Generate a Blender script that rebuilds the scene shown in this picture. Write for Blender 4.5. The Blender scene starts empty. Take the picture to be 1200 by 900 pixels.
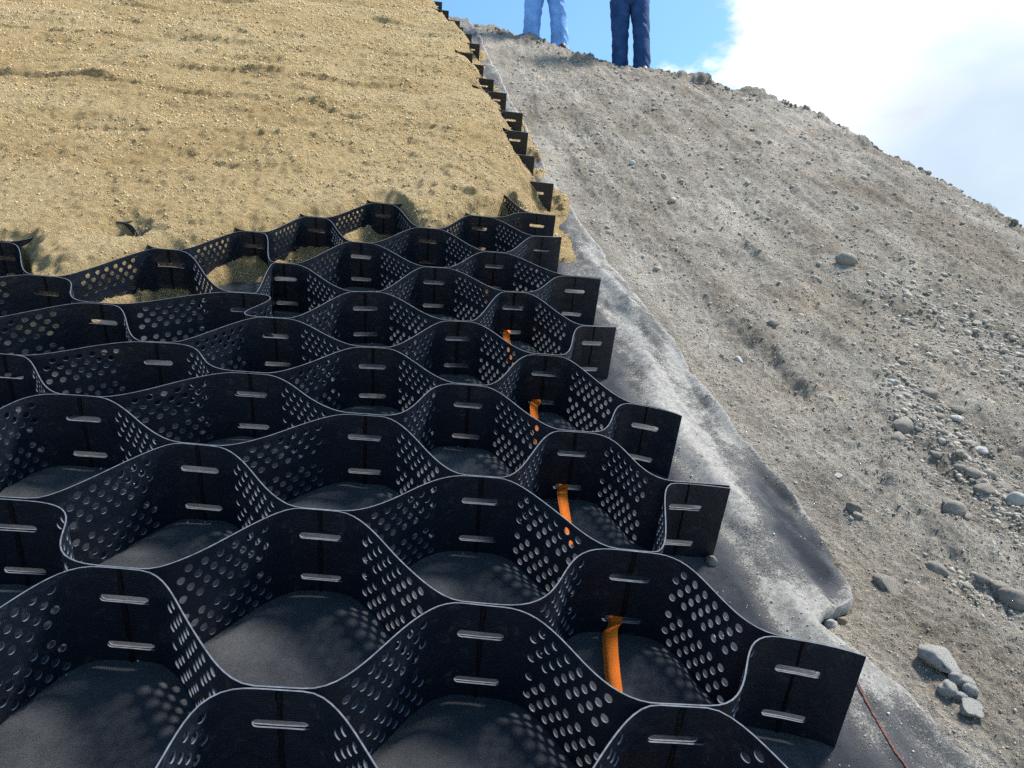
import bpy, bmesh, math, random
import numpy as np
from mathutils import Vector, Matrix

random.seed(7)
rng = np.random.default_rng(7)
scene = bpy.context.scene
col = scene.collection

# ------------------------------------------------------------------ frame of reference
# The slope is described in its own coordinates: u across it, v up it (arc length of a
# concave profile), w along its normal.  The camera stands just above the cells.
SC = 1.3                                    # slope units to metres
PITCH, ROLL, YAW, HC = .316, .093, .048, .602
KAP, TM = .126, .30
ALPHA = math.radians(3.0)                   # camera looks 3 degrees upwards
CAMZ = 1.35
FPX = 830.0

vg = np.linspace(-4, 14, 3601)
tg = np.where(vg < 0, 0.0, TM * np.tanh(np.maximum(vg, 0) * KAP / TM))
tm_ = (tg[1:] + tg[:-1]) / 2
yg = np.concatenate([[0], np.cumsum(np.cos(tm_) * np.diff(vg))])
zg = np.concatenate([[0], np.cumsum(np.sin(tm_) * np.diff(vg))])
_i0 = int(np.argmin(abs(vg))); yg -= yg[_i0]; zg -= zg[_i0]
_cp, _sp = math.cos(PITCH), math.sin(PITCH)
_fw = np.array([math.sin(YAW) * _cp, math.cos(YAW) * _cp, -_sp])
_r = np.array([math.cos(YAW), -math.sin(YAW), 0.0]); _up = np.cross(_r, _fw)
_R = math.cos(ROLL) * _r + math.sin(ROLL) * _up
_UP = -math.sin(ROLL) * _r + math.cos(ROLL) * _up
_ca, _sa = math.cos(ALPHA), math.sin(ALPHA)
MW = np.stack([_R, _ca * _fw - _sa * _UP, _sa * _fw + _ca * _UP])     # slope frame -> world


def SW(u, v, w=0.0):
    """slope coordinates to world metres"""
    u = np.asarray(u, float); v = np.asarray(v, float)
    t = np.interp(v, vg, tg)
    P = np.stack([u + 0 * t, np.interp(v, vg, yg) - np.sin(t) * w, np.interp(v, vg, zg) + np.cos(t) * w], -1)
    P = P - np.array([0, 0, HC])
    return SC * (P @ MW.T) + np.array([0, 0, CAMZ])


def frame_at(u, v):
    """world axes (across, up-slope, normal) at a slope point"""
    t = float(np.interp(v, vg, tg))
    ax = [np.array([1.0, 0, 0]), np.array([0, math.cos(t), math.sin(t)]), np.array([0, -math.sin(t), math.cos(t)])]
    return [Vector(MW @ a) for a in ax]


# ------------------------------------------------------------------ camera, sky, sun, exposure
cam_d = bpy.data.cameras.new('camera'); cam = bpy.data.objects.new('camera', cam_d); col.objects.link(cam)
cam.location = (0, 0, CAMZ)
cam.rotation_euler = (math.pi / 2 + ALPHA, 0, 0)
cam_d.sensor_width = 36; cam_d.lens = FPX / 1200 * 36
cam_d.clip_start = .02; cam_d.clip_end = 3000
scene.camera = cam
scene.view_settings.view_transform = 'Standard'; scene.view_settings.look = 'None'
scene.view_settings.gamma = 1; scene.view_settings.use_curve_mapping = False
scene.view_settings.exposure = 0.95
scene.cycles.use_denoising = False

SUN_EL, SUN_AZ = math.radians(57), math.radians(72)     # azimuth from the view direction towards the right
sun_d = bpy.data.lights.new('sun', 'SUN'); sun = bpy.data.objects.new('sun', sun_d); col.objects.link(sun)
sun_d.energy = 4.4; sun_d.angle = math.radians(11); sun_d.color = (1, .94, .84)
sdir = Vector((math.cos(SUN_EL) * math.sin(SUN_AZ), math.cos(SUN_EL) * math.cos(SUN_AZ), math.sin(SUN_EL)))
sun.rotation_euler = (-sdir).to_track_quat('-Z', 'Y').to_euler()

world = bpy.data.worlds.new('World'); scene.world = world; world.use_nodes = True
wn = world.node_tree; wn.nodes.clear()


def N(nt, typ, **kw):
    n = nt.nodes.new(typ)
    for k, v in kw.items():
        if k.startswith('i_'):
            n.inputs[k[2:].replace('_', ' ')].default_value = v
        else:
            setattr(n, k, v)
    return n


def build_sky():
    nt = wn; L = nt.links.new
    out = N(nt, 'ShaderNodeOutputWorld'); bg = N(nt, 'ShaderNodeBackground'); bg.inputs['Strength'].default_value = 0.10
    sky = N(nt, 'ShaderNodeTexSky', sky_type='NISHITA', sun_disc=False, sun_elevation=SUN_EL, sun_rotation=SUN_AZ,
            air_density=1.0, dust_density=.6, ozone_density=2.5)
    hsv = N(nt, 'ShaderNodeHueSaturation'); hsv.inputs['Hue'].default_value = .485; hsv.inputs['Saturation'].default_value = 1.12; hsv.inputs['Value'].default_value = 1.35
    L(sky.outputs[0], hsv.inputs['Color'])
    tc = N(nt, 'ShaderNodeTexCoord')
    mp = N(nt, 'ShaderNodeMapping'); mp.inputs['Scale'].default_value = (1, 1, 1.9); L(tc.outputs['Generated'], mp.inputs['Vector'])
    nz = N(nt, 'ShaderNodeTexNoise'); nz.inputs['Scale'].default_value = 3.4; nz.inputs['Detail'].default_value = 9; nz.inputs['Roughness'].default_value = .58
    L(mp.outputs[0], nz.inputs['Vector'])
    # one big cloud bank standing to the right of the slope
    cdir = Vector((.50, .80, -.45)).normalized()
    dp = N(nt, 'ShaderNodeVectorMath', operation='DOT_PRODUCT'); dp.inputs[1].default_value = cdir; L(tc.outputs['Generated'], dp.inputs[0])
    a = N(nt, 'ShaderNodeMapRange', clamp=True); a.inputs['From Min'].default_value = .462; a.inputs['From Max'].default_value = .662
    a.inputs['To Min'].default_value = -.14; a.inputs['To Max'].default_value = .38; L(dp.outputs['Value'], a.inputs['Value'])
    add = N(nt, 'ShaderNodeMath', operation='ADD'); L(nz.outputs['Fac'], add.inputs[0]); L(a.outputs[0], add.inputs[1])
    m = N(nt, 'ShaderNodeMapRange', interpolation_type='SMOOTHSTEP'); m.inputs['From Min'].default_value = .60; m.inputs['From Max'].default_value = .70
    L(add.outputs[0], m.inputs['Value'])
    # thin veils
    nz2 = N(nt, 'ShaderNodeTexNoise'); nz2.inputs['Scale'].default_value = 5.5; nz2.inputs['Detail'].default_value = 6
    L(mp.outputs[0], nz2.inputs['Vector'])
    cr = N(nt, 'ShaderNodeMapRange'); cr.inputs['From Min'].default_value = .32; cr.inputs['From Max'].default_value = .62
    cr.inputs['To Min'].default_value = 5.0; cr.inputs['To Max'].default_value = 9.5; L(nz2.outputs['Fac'], cr.inputs['Value'])
    cc = N(nt, 'ShaderNodeVectorMath', operation='SCALE'); cc.inputs[0].default_value = (.93, .97, 1.02); L(cr.outputs[0], cc.inputs['Scale'])
    bd = N(nt, 'ShaderNodeVectorMath', operation='DOT_PRODUCT'); bd.inputs[1].default_value = Vector((.70, 1.0, .33)).normalized(); L(tc.outputs['Generated'], bd.inputs[0])
    bm_ = N(nt, 'ShaderNodeMath', operation='MULTIPLY_ADD'); L(nz2.outputs['Fac'], bm_.inputs[0]); bm_.inputs[1].default_value = .06; L(bd.outputs['Value'], bm_.inputs[2])
    bf = N(nt, 'ShaderNodeMapRange', interpolation_type='SMOOTHSTEP'); bf.inputs['From Min'].default_value = 1.0; bf.inputs['From Max'].default_value = 1.027; bf.inputs['To Max'].default_value = .85; L(bm_.outputs[0], bf.inputs['Value'])
    sh = N(nt, 'ShaderNodeMix', data_type='RGBA'); L(bf.outputs[0], sh.inputs['Factor']); L(cc.outputs[0], sh.inputs[6]); sh.inputs[7].default_value = (2.9, 3.75, 4.7, 1)
    cc = sh
    mx = N(nt, 'ShaderNodeMix', data_type='RGBA'); L(m.outputs[0], mx.inputs['Factor']); L(hsv.outputs[0], mx.inputs[6]); L(cc.outputs[2], mx.inputs[7])
    L(mx.outputs[2], bg.inputs['Color']); L(bg.outputs[0], out.inputs['Surface'])


build_sky()

# ------------------------------------------------------------------ numpy noise
_perm = np.random.default_rng(3).integers(0, 2**31 - 1, 4096)


def pn(x, y, seed=0):
    xi = np.floor(x).astype(np.int64); yi = np.floor(y).astype(np.int64)
    fx = x - xi; fy = y - yi

    def g(ix, iy, dx, dy):
        h = _perm[(ix * 73 + iy * 1999 + seed * 7919 + (ix * iy) * 13) & 4095]
        a = (h % 6283) / 1000.0
        return np.cos(a) * dx + np.sin(a) * dy
    sx = fx * fx * fx * (fx * (fx * 6 - 15) + 10); sy = fy * fy * fy * (fy * (fy * 6 - 15) + 10)
    n00 = g(xi, yi, fx, fy); n10 = g(xi + 1, yi, fx - 1, fy); n01 = g(xi, yi + 1, fx, fy - 1); n11 = g(xi + 1, yi + 1, fx - 1, fy - 1)
    a = n00 + sx * (n10 - n00); b = n01 + sx * (n11 - n01)
    return 1.5 * (a + sy * (b - a))


def fbm(x, y, o=4, seed=0, gain=.5):
    s = 0; a = 1.0
    for i in range(o):
        s = s + a * pn(x * 2**i + 17.3 * i, y * 2**i - 9.1 * i, seed + i); a *= gain
    return s


def sst(a, b, x):
    t = np.clip((x - a) / (b - a), 0, 1); return t * t * (3 - 2 * t)


# ------------------------------------------------------------------ mesh helpers
def np_mesh(name, verts, faces, smooth=True):
    """fast mesh from an (n,3) array and an (m,3|4) index array"""
    me = bpy.data.meshes.new(name)
    verts = np.ascontiguousarray(verts, np.float32); faces = np.ascontiguousarray(faces, np.int32)
    k = faces.shape[1]
    me.vertices.add(len(verts)); me.vertices.foreach_set('co', verts.ravel())
    me.loops.add(faces.size); me.loops.foreach_set('vertex_index', faces.ravel())
    me.polygons.add(len(faces)); me.polygons.foreach_set('loop_start', np.arange(0, faces.size, k, dtype=np.int32))
    me.polygons.foreach_set('loop_total', np.full(len(faces), k, np.int32))
    me.update(calc_edges=True)
    if smooth:
        me.polygons.foreach_set('use_smooth', np.ones(len(faces), bool))
    return me


def grid_faces(nr, nc):
    i = np.arange(nr * nc).reshape(nr, nc)
    return np.stack([i[:-1, :-1], i[:-1, 1:], i[1:, 1:], i[1:, :-1]], -1).reshape(-1, 4)


def attr(me, name, data):
    a = me.attributes.new(name, 'FLOAT', 'POINT'); a.data.foreach_set('value', np.ascontiguousarray(data, np.float32).ravel())


def link(name, me, mat=None, parent=None):
    o = bpy.data.objects.new(name, me); col.objects.link(o)
    if mat is not None and me is not None and not me.materials:
        me.materials.append(mat)
    if parent is not None:
        o.parent = parent
    return o


def tag(o, label=None, cat=None, group=None, kind=None):
    if label: o['label'] = label
    if cat: o['category'] = cat
    if group: o['group'] = group
    if kind: o['kind'] = kind
    return o


def empty(name, loc=(0, 0, 0)):
    o = bpy.data.objects.new(name, None); o.empty_display_size = .1; o.location = loc; col.objects.link(o); return o


# ------------------------------------------------------------------ materials
def mat(name, rough=.9, spec=.3):
    m = bpy.data.materials.new(name); m.use_nodes = True; nt = m.node_tree
    b = nt.nodes['Principled BSDF']; b.inputs['Roughness'].default_value = rough; b.inputs['Specular IOR Level'].default_value = spec
    return m, nt, b


def ramp(nt, fac, stops):
    r = N(nt, 'ShaderNodeValToRGB'); e = r.color_ramp.elements
    while len(e) < len(stops): e.new(.5)
    for k, (p, c) in enumerate(stops):
        e[k].position = p; e[k].color = (*c, 1)
    nt.links.new(fac, r.inputs[0]); return r.outputs[0]


def noise(nt, vec, scale, detail=4, rough=.55):
    n = N(nt, 'ShaderNodeTexNoise'); n.inputs['Scale'].default_value = scale; n.inputs['Detail'].default_value = detail; n.inputs['Roughness'].default_value = rough
    nt.links.new(vec, n.inputs['Vector']); return n.outputs['Fac']


def mixc(nt, fac, a, b, blend='MIX'):
    m = N(nt, 'ShaderNodeMix', data_type='RGBA', blend_type=blend)
    for s, v in ((m.inputs['Factor'], fac), (m.inputs[6], a), (m.inputs[7], b)):
        if hasattr(v, 'is_linked') or isinstance(v, bpy.types.NodeSocket): nt.links.new(v, s)
        else: s.default_value = v if not isinstance(v, tuple) else (*v, 1)
    return m.outputs[2]


def bump(nt, bsdf, hts):
    """chain of (height socket, distance)"""
    prev = None
    for h, d in hts:
        bp = N(nt, 'ShaderNodeBump'); bp.inputs['Strength'].default_value = 1; bp.inputs['Distance'].default_value = d
        nt.links.new(h, bp.inputs['Height'])
        if prev is not None: nt.links.new(prev, bp.inputs['Normal'])
        prev = bp.outputs[0]
    nt.links.new(prev, bsdf.inputs['Normal'])


def objcoord(nt):
    return N(nt, 'ShaderNodeTexCoord').outputs['Object']


def voro(nt, vec, scale, feature='F1', out='Distance'):
    v = N(nt, 'ShaderNodeTexVoronoi', feature=feature); v.inputs['Scale'].default_value = scale
    nt.links.new(vec, v.inputs['Vector']); return v.outputs[out]


def mat_sand():
    m, nt, b = mat('sand', .95, .15); c = objcoord(nt)
    big = noise(nt, c, 1.1, 5); fine = noise(nt, c, 40, 9, .86)
    c1 = ramp(nt, big, [(.32, (.54, .39, .19)), (.5, (.63, .475, .25)), (.68, (.68, .535, .31))])
    c2 = ramp(nt, fine, [(.30, (.34, .28, .20)), (.44, (.80, .77, .72)), (.54, (1.06, 1.05, 1.04)), (.70, (1.5, 1.48, 1.45))])
    nt.links.new(mixc(nt, 1.0, c1, c2, 'MULTIPLY'), b.inputs['Base Color'])
    bump(nt, b, [(noise(nt, c, 24, 9, .82), .10)])
    return m


def mat_soil():
    m, nt, b = mat('grey_soil', .95, .15); c = objcoord(nt)
    big = noise(nt, c, .55, 6, .6); mid = noise(nt, c, 4.5, 5, .6)
    c1 = ramp(nt, big, [(.33, (.265, .228, .185)), (.45, (.318, .287, .246)), (.58, (.36, .333, .294)), (.72, (.30, .25, .195))])
    c2 = ramp(nt, mid, [(.3, (.70, .68, .65)), (.5, (1, 1, 1)), (.7, (1.25, 1.24, 1.22))])
    fine = ramp(nt, noise(nt, c, 45, 9, .85), [(.30, (.52, .50, .47)), (.44, (.88, .87, .855)), (.54, (1.05, 1.05, 1.04)), (.7, (1.4, 1.39, 1.37))])
    nt.links.new(mixc(nt, 1.0, mixc(nt, 1.0, c1, c2, 'MULTIPLY'), fine, 'MULTIPLY'), b.inputs['Base Color'])
    tn = N(nt, 'ShaderNodeMapRange'); tn.inputs['From Min'].default_value = -.8; tn.inputs['From Max'].default_value = .8; nt.links.new(N(nt, 'ShaderNodeAttribute', attribute_name='tone').outputs['Fac'], tn.inputs['Value'])
    tr = ramp(nt, tn.outputs[0], [(.2, (.80, .78, .75)), (.5, (1, 1, 1)), (.8, (1.16, 1.16, 1.16))])
    nt.links.new(mixc(nt, 1.0, b.inputs['Base Color'].links[0].from_socket, tr, 'MULTIPLY'), b.inputs['Base Color'])
    inv = N(nt, 'ShaderNodeMath', operation='SUBTRACT'); inv.inputs[0].default_value = 1; nt.links.new(voro(nt, c, 55), inv.inputs[1])
    bump(nt, b, [(noise(nt, c, 20, 8, .76), .06), (inv.outputs[0], .003)])
    return m


def mat_pebble(name, lo, hi, rough=.85):
    m, nt, b = mat(name, rough, .25); c = objcoord(nt)
    a = N(nt, 'ShaderNodeAttribute', attribute_name='tint')
    oi = N(nt, 'ShaderNodeObjectInfo')
    ad = N(nt, 'ShaderNodeMath', operation='ADD'); nt.links.new(a.outputs['Fac'], ad.inputs[0]); nt.links.new(oi.outputs['Random'], ad.inputs[1])
    fr = N(nt, 'ShaderNodeMath', operation='FRACT'); nt.links.new(ad.outputs[0], fr.inputs[0])
    base = mixc(nt, fr.outputs[0], lo, hi)
    sp = ramp(nt, noise(nt, c, 45, 5, .7), [(.3, (.72, .71, .69)), (.55, (1, 1, 1)), (.75, (1.18, 1.17, 1.14))])
    nt.links.new(mixc(nt, 1.0, base, sp, 'MULTIPLY'), b.inputs['Base Color'])
    bump(nt, b, [(noise(nt, c, 40 if name == 'mortar_chunk' else 120, 6, .7), .03 if name == 'mortar_chunk' else .005)])
    return m


def mat_felt():
    m, nt, b = mat('felt', .88, .22); c = objcoord(nt)
    fib = noise(nt, c, 650, 3, .75); med = noise(nt, c, 30, 8, .75)
    base = ramp(nt, med, [(.3, (.009, .0115, .0165)), (.5, (.019, .023, .031)), (.72, (.040, .046, .058))])
    du = N(nt, 'ShaderNodeAttribute', attribute_name='dust').outputs['Fac']
    # dust settles grain by grain: threshold a fine noise by the local amount of dust
    gr = noise(nt, c, 260, 5, .8); gr2 = noise(nt, c, 50, 6, .75)
    s1 = N(nt, 'ShaderNodeMath', operation='ADD'); nt.links.new(gr, s1.inputs[0]); nt.links.new(du, s1.inputs[1])
    s2 = N(nt, 'ShaderNodeMath', operation='MULTIPLY_ADD'); nt.links.new(gr2, s2.inputs[0]); s2.inputs[1].default_value = .6; nt.links.new(s1.outputs[0], s2.inputs[2])
    k = N(nt, 'ShaderNodeMapRange'); k.inputs['From Min'].default_value = .97; k.inputs['From Max'].default_value = 1.17; nt.links.new(s2.outputs[0], k.inputs['Value'])
    dustc = ramp(nt, noise(nt, c, 90, 4, .7), [(.3, (.22, .205, .185)), (.5, (.34, .325, .30)), (.7, (.48, .465, .44))])
    fl = N(nt, 'ShaderNodeMapRange'); fl.inputs['From Min'].default_value = -.02; fl.inputs['From Max'].default_value = .28; fl.inputs['To Max'].default_value = 1.0; nt.links.new(du, fl.inputs['Value'])
    base = mixc(nt, fl.outputs[0], base, mixc(nt, noise(nt, c, 200, 4, .75), (.06, .063, .07), (.22, .222, .228)))
    nt.links.new(mixc(nt, k.outputs[0], base, dustc), b.inputs['Base Color'])
    bump(nt, b, [(med, .003), (fib, .004), (k.outputs[0], .004)])
    b.inputs['Sheen Weight'].default_value = .12; b.inputs['Sheen Roughness'].default_value = .4
    return m


def mat_plastic():
    m, nt, b = mat('black_plastic', .36, .5)
    uv = N(nt, 'ShaderNodeUVMap').outputs[0]
    # fine embossed diamond texture of the sheet, plus scuffs and dust film
    sx = N(nt, 'ShaderNodeSeparateXYZ'); nt.links.new(uv, sx.inputs[0])
    waves = []
    for sgn in (1, -1):
        t = N(nt, 'ShaderNodeMath', operation='MULTIPLY_ADD'); nt.links.new(sx.outputs['Y'], t.inputs[0]); t.inputs[1].default_value = sgn; nt.links.new(sx.outputs['X'], t.inputs[2])
        s = N(nt, 'ShaderNodeMath', operation='MULTIPLY'); nt.links.new(t.outputs[0], s.inputs[0]); s.inputs[1].default_value = 2 * math.pi / .0050
        w = N(nt, 'ShaderNodeMath', operation='SINE'); nt.links.new(s.outputs[0], w.inputs[0]); waves.append(w.outputs[0])
    pr = N(nt, 'ShaderNodeMath', operation='MULTIPLY'); nt.links.new(waves[0], pr.inputs[0]); nt.links.new(waves[1], pr.inputs[1])
    c = objcoord(nt)
    sc = noise(nt, c, 9, 5, .65); sc2 = noise(nt, c, 70, 4, .7)
    nt.links.new(ramp(nt, sc, [(.3, (.0045, .0078, .015)), (.6, (.007, .0115, .021)), (.8, (.014, .020, .031))]), b.inputs['Base Color'])
    dn = N(nt, 'ShaderNodeMapRange'); dn.inputs['From Min'].default_value = .56; dn.inputs['From Max'].default_value = .78; dn.inputs['To Max'].default_value = .55
    nt.links.new(noise(nt, c, 38, 7, .78), dn.inputs['Value'])
    bc = b.inputs['Base Color'].links[0].from_socket
    nt.links.new(mixc(nt, dn.outputs[0], bc, (.11, .11, .105)), b.inputs['Base Color'])
    rr = N(nt, 'ShaderNodeMapRange'); rr.inputs['To Min'].default_value = .26; rr.inputs['To Max'].default_value = .42; nt.links.new(sc2, rr.inputs['Value'])
    nt.links.new(rr.outputs[0], b.inputs['Roughness'])
    bump(nt, b, [(sc, .006), (pr.outputs[0], .0002)])
    return m


def mat_simple(name, colr, rough=.7, spec=.4, var=.25, nscale=60, bumpd=0.0):
    m, nt, b = mat(name, rough, spec); c = objcoord(nt); n = noise(nt, c, nscale, 4, .6)
    lo = tuple(x * (1 - var) for x in colr); hi = tuple(min(1, x * (1 + var)) for x in colr)
    nt.links.new(ramp(nt, n, [(.3, lo), (.7, hi)]), b.inputs['Base Color'])
    if bumpd: bump(nt, b, [(n, bumpd)])
    return m


def mat_strap():
    m, nt, b = mat('orange_webbing', .6, .3)
    uv = N(nt, 'ShaderNodeUVMap').outputs[0]; sx = N(nt, 'ShaderNodeSeparateXYZ'); nt.links.new(uv, sx.inputs[0])
    def mth(op, a, bb=None):
        n = N(nt, 'ShaderNodeMath', operation=op)
        for k, v in enumerate((a, bb)):
            if v is None: continue
            if isinstance(v, (int, float)): n.inputs[k].default_value = v
            else: nt.links.new(v, n.inputs[k])
        return n.outputs[0]
    # dark stitched dashes beside one selvedge
    line = mth('LESS_THAN', mth('ABSOLUTE', mth('SUBTRACT', sx.outputs['X'], .16)), .025)
    dash = mth('LESS_THAN', mth('FRACT', mth('MULTIPLY', sx.outputs['Y'], 150.0)), .6)
    st = mth('MULTIPLY', line, dash)
    weave = mth('MULTIPLY', mth('SINE', mth('MULTIPLY', sx.outputs['X'], 70.0)), mth('SINE', mth('MULTIPLY', sx.outputs['Y'], 2600.0)))
    nt.links.new(mixc(nt, st, (.94, .20, .006), (.10, .03, .01)), b.inputs['Base Color'])
    bump(nt, b, [(weave, .0006)])
    return m


M = dict(sand=mat_sand(), soil=mat_soil(), felt=mat_felt(), plastic=mat_plastic(), strap=mat_strap(),
         edge=mat_simple('lit_cut_plastic_edge', (.10, .112, .135), .7, .2, .4, 90),  # paler cut rims: sun and sky highlight worked into the plastic colour
         seam=mat_simple('weld_bead', (.004, .0045, .006), .22, .5, .3, 120, .002),
         pebble=mat_pebble('grey_pebble', (.33, .295, .25), (.46, .42, .365)),
         white_stone=mat_pebble('white_stone', (.58, .56, .52), (.74, .72, .69)),
         brown_stone=mat_pebble('brown_stone', (.26, .18, .11), (.38, .29, .20)),
         crumb=mat_pebble('sand_crumb', (.53, .40, .22), (.64, .50, .30)),
         chunk=mat_pebble('mortar_chunk', (.72, .705, .67), (.78, .765, .73)),
         line=mat_simple('orange_chalk', (.13, .06, .05), .9, .2, .5, 300))

# ------------------------------------------------------------------ geocell layout (slope coordinates of the weld points)
H = .129
WELD = {
    -2: {-4: (-.66, .385), -2: (-.285, .370), 0: (.03, .372), 2: (.375, .345)},
    -1: {-5: (-.87, .53), -3: (-.51, .52), -1: (-.151, .509), 1: (.203, .516)},
    0: {-4: (-.73, .665), -2: (-.357, .657), 0: (.022, .636), 2: (.353, .613)},
    1: {-5: (-.90, .78), -3: (-.535, .767), -1: (-.182, .79), 1: (.199, .747)},
    2: {-4: (-.76, .915), -2: (-.38, .924), 0: (.013, .893), 2: (.307, .917)},
    3: {-5: (-.97, 1.03), -3: (-.600, 1.04), -1: (-.172, 1.048), 1: (.156, 1.045)},
    4: {-6: (-1.17, 1.15), -4: (-.786, 1.163), -2: (-.385, 1.164), 0: (-.017, 1.184), 2: (.29, 1.155)},
    5: {-7: (-1.35, 1.25), -5: (-.98, 1.25), -3: (-.58, 1.257), -1: (-.204, 1.31), 1: (.124, 1.338)},
    6: {-6: (-1.15, 1.40), -4: (-.755, 1.416), -2: (-.416, 1.414), 0: (-.054, 1.474), 2: (.238, 1.507)},
    7: {-7: (-1.30, 1.54), -5: (-.93, 1.535), -3: (-.516, 1.532), -1: (-.269, 1.595), 1: (.065, 1.673)},
    8: {-6: (-1.135, 1.72), -4: (-.767, 1.761), -2: (-.486, 1.736), 0: (-.132, 1.795), 2: (.222, 1.815)},
    9: {-7: (-1.35, 1.90), -5: (-.976, 1.931), -3: (-.623, 1.946), -1: (-.339, 1.932), 1: (.014, 1.949)},
    10: {-4: (-.82, 2.10), -2: (-.499, 2.111), 0: (-.179, 2.101), 2: (.150, 2.117)},
    11: {-3: (-.66, 2.27), -1: (-.337, 2.294), 1: (-.037, 2.254)},
    12: {-2: (-.50, 2.43), 0: (-.20, 2.42), 2: (.140, 2.33)},
    13: {-1: (-.36, 2.58), 1: (-.022, 2.541)},
}
TAB = {-2: (.43, .33), 0: (.41, .595), 2: (.364, .915), 4: (.343, 1.129), 6: (.284, 1.513), 8: (.284, 1.811), 10: (.204, 2.129), 12: (.197, 2.329)}
_more = [(.208, 2.683), (.149, 3.028), (.128, 3.40), (.107, 3.754), (.024, 4.143), (-.052, 4.447), (-.124, 4.819), (-.209, 5.156),
         (-.178, 5.50), (-.251, 5.837), (-.33, 6.10), (-.374, 6.382), (-.498, 6.841), (-.594, 7.30)]
for j, p in enumerate(_more):
    k = 14 + 2 * j; TAB[k] = p
    WELD[k] = {2: (p[0] - .055, p[1] + .005), 0: (p[0] - .40, p[1] + .02)}
    nx = _more[j + 1] if j + 1 < len(_more) else (p[0] - .1, p[1] + .4)
    WELD[k + 1] = {1: (.5 * (p[0] + nx[0]) - .21, .5 * (p[1] + nx[1]))}
KMAX = 14 + 2 * len(_more) - 1
L0 = .232                                       # length of strip between neighbouring welds
NX = 24                                         # grid columns in one such length


def weld_of(k, c):
    """weld the strip k passes through at column c: its own (upper) or the one of the strip below"""
    if (c - k) % 2 == 0:
        return WELD.get(k, {}).get(c), +1
    return WELD.get(k - 1, {}).get(c), -1


def strip_curve(k):
    cs = [c for c in range(-9, 3) if weld_of(k, c)[0] is not None]
    # keep the run that is unbroken up to the right end
    run = [cs[-1]]
    for c in reversed(cs[:-1]):
        if run[-1] - c == 1: run.append(c)
        else: break
    run = run[::-1]
    P = [np.array(weld_of(k, c)[0]) for c in run]; S_ = [weld_of(k, c)[1] for c in run]
    T = []
    for i in range(len(P)):
        a = P[i - 2] if i >= 2 else (P[i] - np.array([.36, 0])); b = P[i + 2] if i + 2 < len(P) else P[i] + np.array([.36, 0])
        if i + 2 >= len(P) and run[i] == 2: b = P[i] + 6 * (np.array(TAB[k if k % 2 == 0 else k - 1]) - P[i])
        t = b - a; t = t / np.linalg.norm(t)
        t = t * .75 + np.array([.25, 0]); T.append(t / np.linalg.norm(t))
    off = .0013
    pts = []
    for i in range(len(P) - 1):
        d = np.linalg.norm(P[i + 1] - P[i]); du = max(.06, P[i + 1][0] - P[i][0])
        tt = np.linspace(0, 1, NX + 1)

        def seg(m):
            h00 = 2 * tt**3 - 3 * tt**2 + 1; h10 = tt**3 - 2 * tt**2 + tt; h01 = -2 * tt**3 + 3 * tt**2; h11 = tt**3 - tt**2
            A0 = P[i] + np.array([0, -S_[i] * off]); B0 = P[i + 1] + np.array([0, -S_[i + 1] * off])
            fl = .022                                # welded flat on each side of the seam
            A = A0 + T[i] * fl; B = B0 - T[i + 1] * fl
            Q = h00[:, None] * A + h10[:, None] * T[i] * m + h01[:, None] * B + h11[:, None] * T[i + 1] * m
            return np.concatenate([A0 + (A - A0) * np.linspace(0, 1, 5)[:-1, None], Q, B + (B0 - B) * np.linspace(0, 1, 5)[1:, None]])
        lo, hi = .75 * du, (1.25 * du if run[i + 1] == 2 else .5)
        for _ in range(22):
            mid = (lo + hi) / 2
            if np.linalg.norm(np.diff(seg(mid), axis=0), axis=1).sum() < L0: lo = mid
            else: hi = mid
        q = seg(lo)
        # even arc length
        s = np.concatenate([[0], np.cumsum(np.linalg.norm(np.diff(q, axis=0), axis=1))]); s /= s[-1]
        q = np.stack([np.interp(tt, s, q[:, 0]), np.interp(tt, s, q[:, 1])], -1)
        pts.append(q if i == 0 else q[1:])
    ntab = 0
    if run[-1] == 2:                             # free end: short doubled tab past the last weld
        e = np.array(TAB[k if k % 2 == 0 else k - 1]) + np.array([0, -S_[-1] * off]); a = pts[-1][-1]
        n = 6; tt = np.linspace(0, 1, n + 1)[1:, None]; ntab = n
        dirn = (e - a); tl = np.linalg.norm(dirn)
        c1 = a + T[-1] * tl * .5
        pts.append((1 - tt)**2 * a + 2 * tt * (1 - tt) * c1 + tt**2 * e)
    return run, np.concatenate(pts), len(P) - 1, ntab, S_


CURVE = {k: strip_curve(k) for k in range(-1, KMAX)}


def strip_v(k, u):
    q = CURVE[k][1]; o = np.argsort(q[:, 0]); return np.interp(u, q[o, 0], q[o, 1])


# sheet edge, tab line
EDGE = np.array([(.75, -.8), (.66, .2), (.575, .50), (.558, .574), (.531, .675), (.500, .735), (.462, .770), (.500, .805), (.552, .842), (.569, .938), (.555, 1.097), (.526, 1.297),
                 (.502, 1.473), (.481, 1.737), (.441, 1.888), (.412, 2.095), (.356, 2.408), (.269, 2.886), (.216, 3.269), (.129, 3.962),
                 (.033, 4.691), (-.101, 5.661), (-.238, 6.635), (-.36, 7.4)])


def u_edge(v): return np.interp(v, EDGE[:, 1], EDGE[:, 0])


_tb = np.array(sorted(list(TAB.values()) + [(-.80, 7.9), (-1.25, 8.7)], key=lambda p: p[1]))


def u_tab(v): return np.interp(v, _tb[:, 1], _tb[:, 0])


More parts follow.
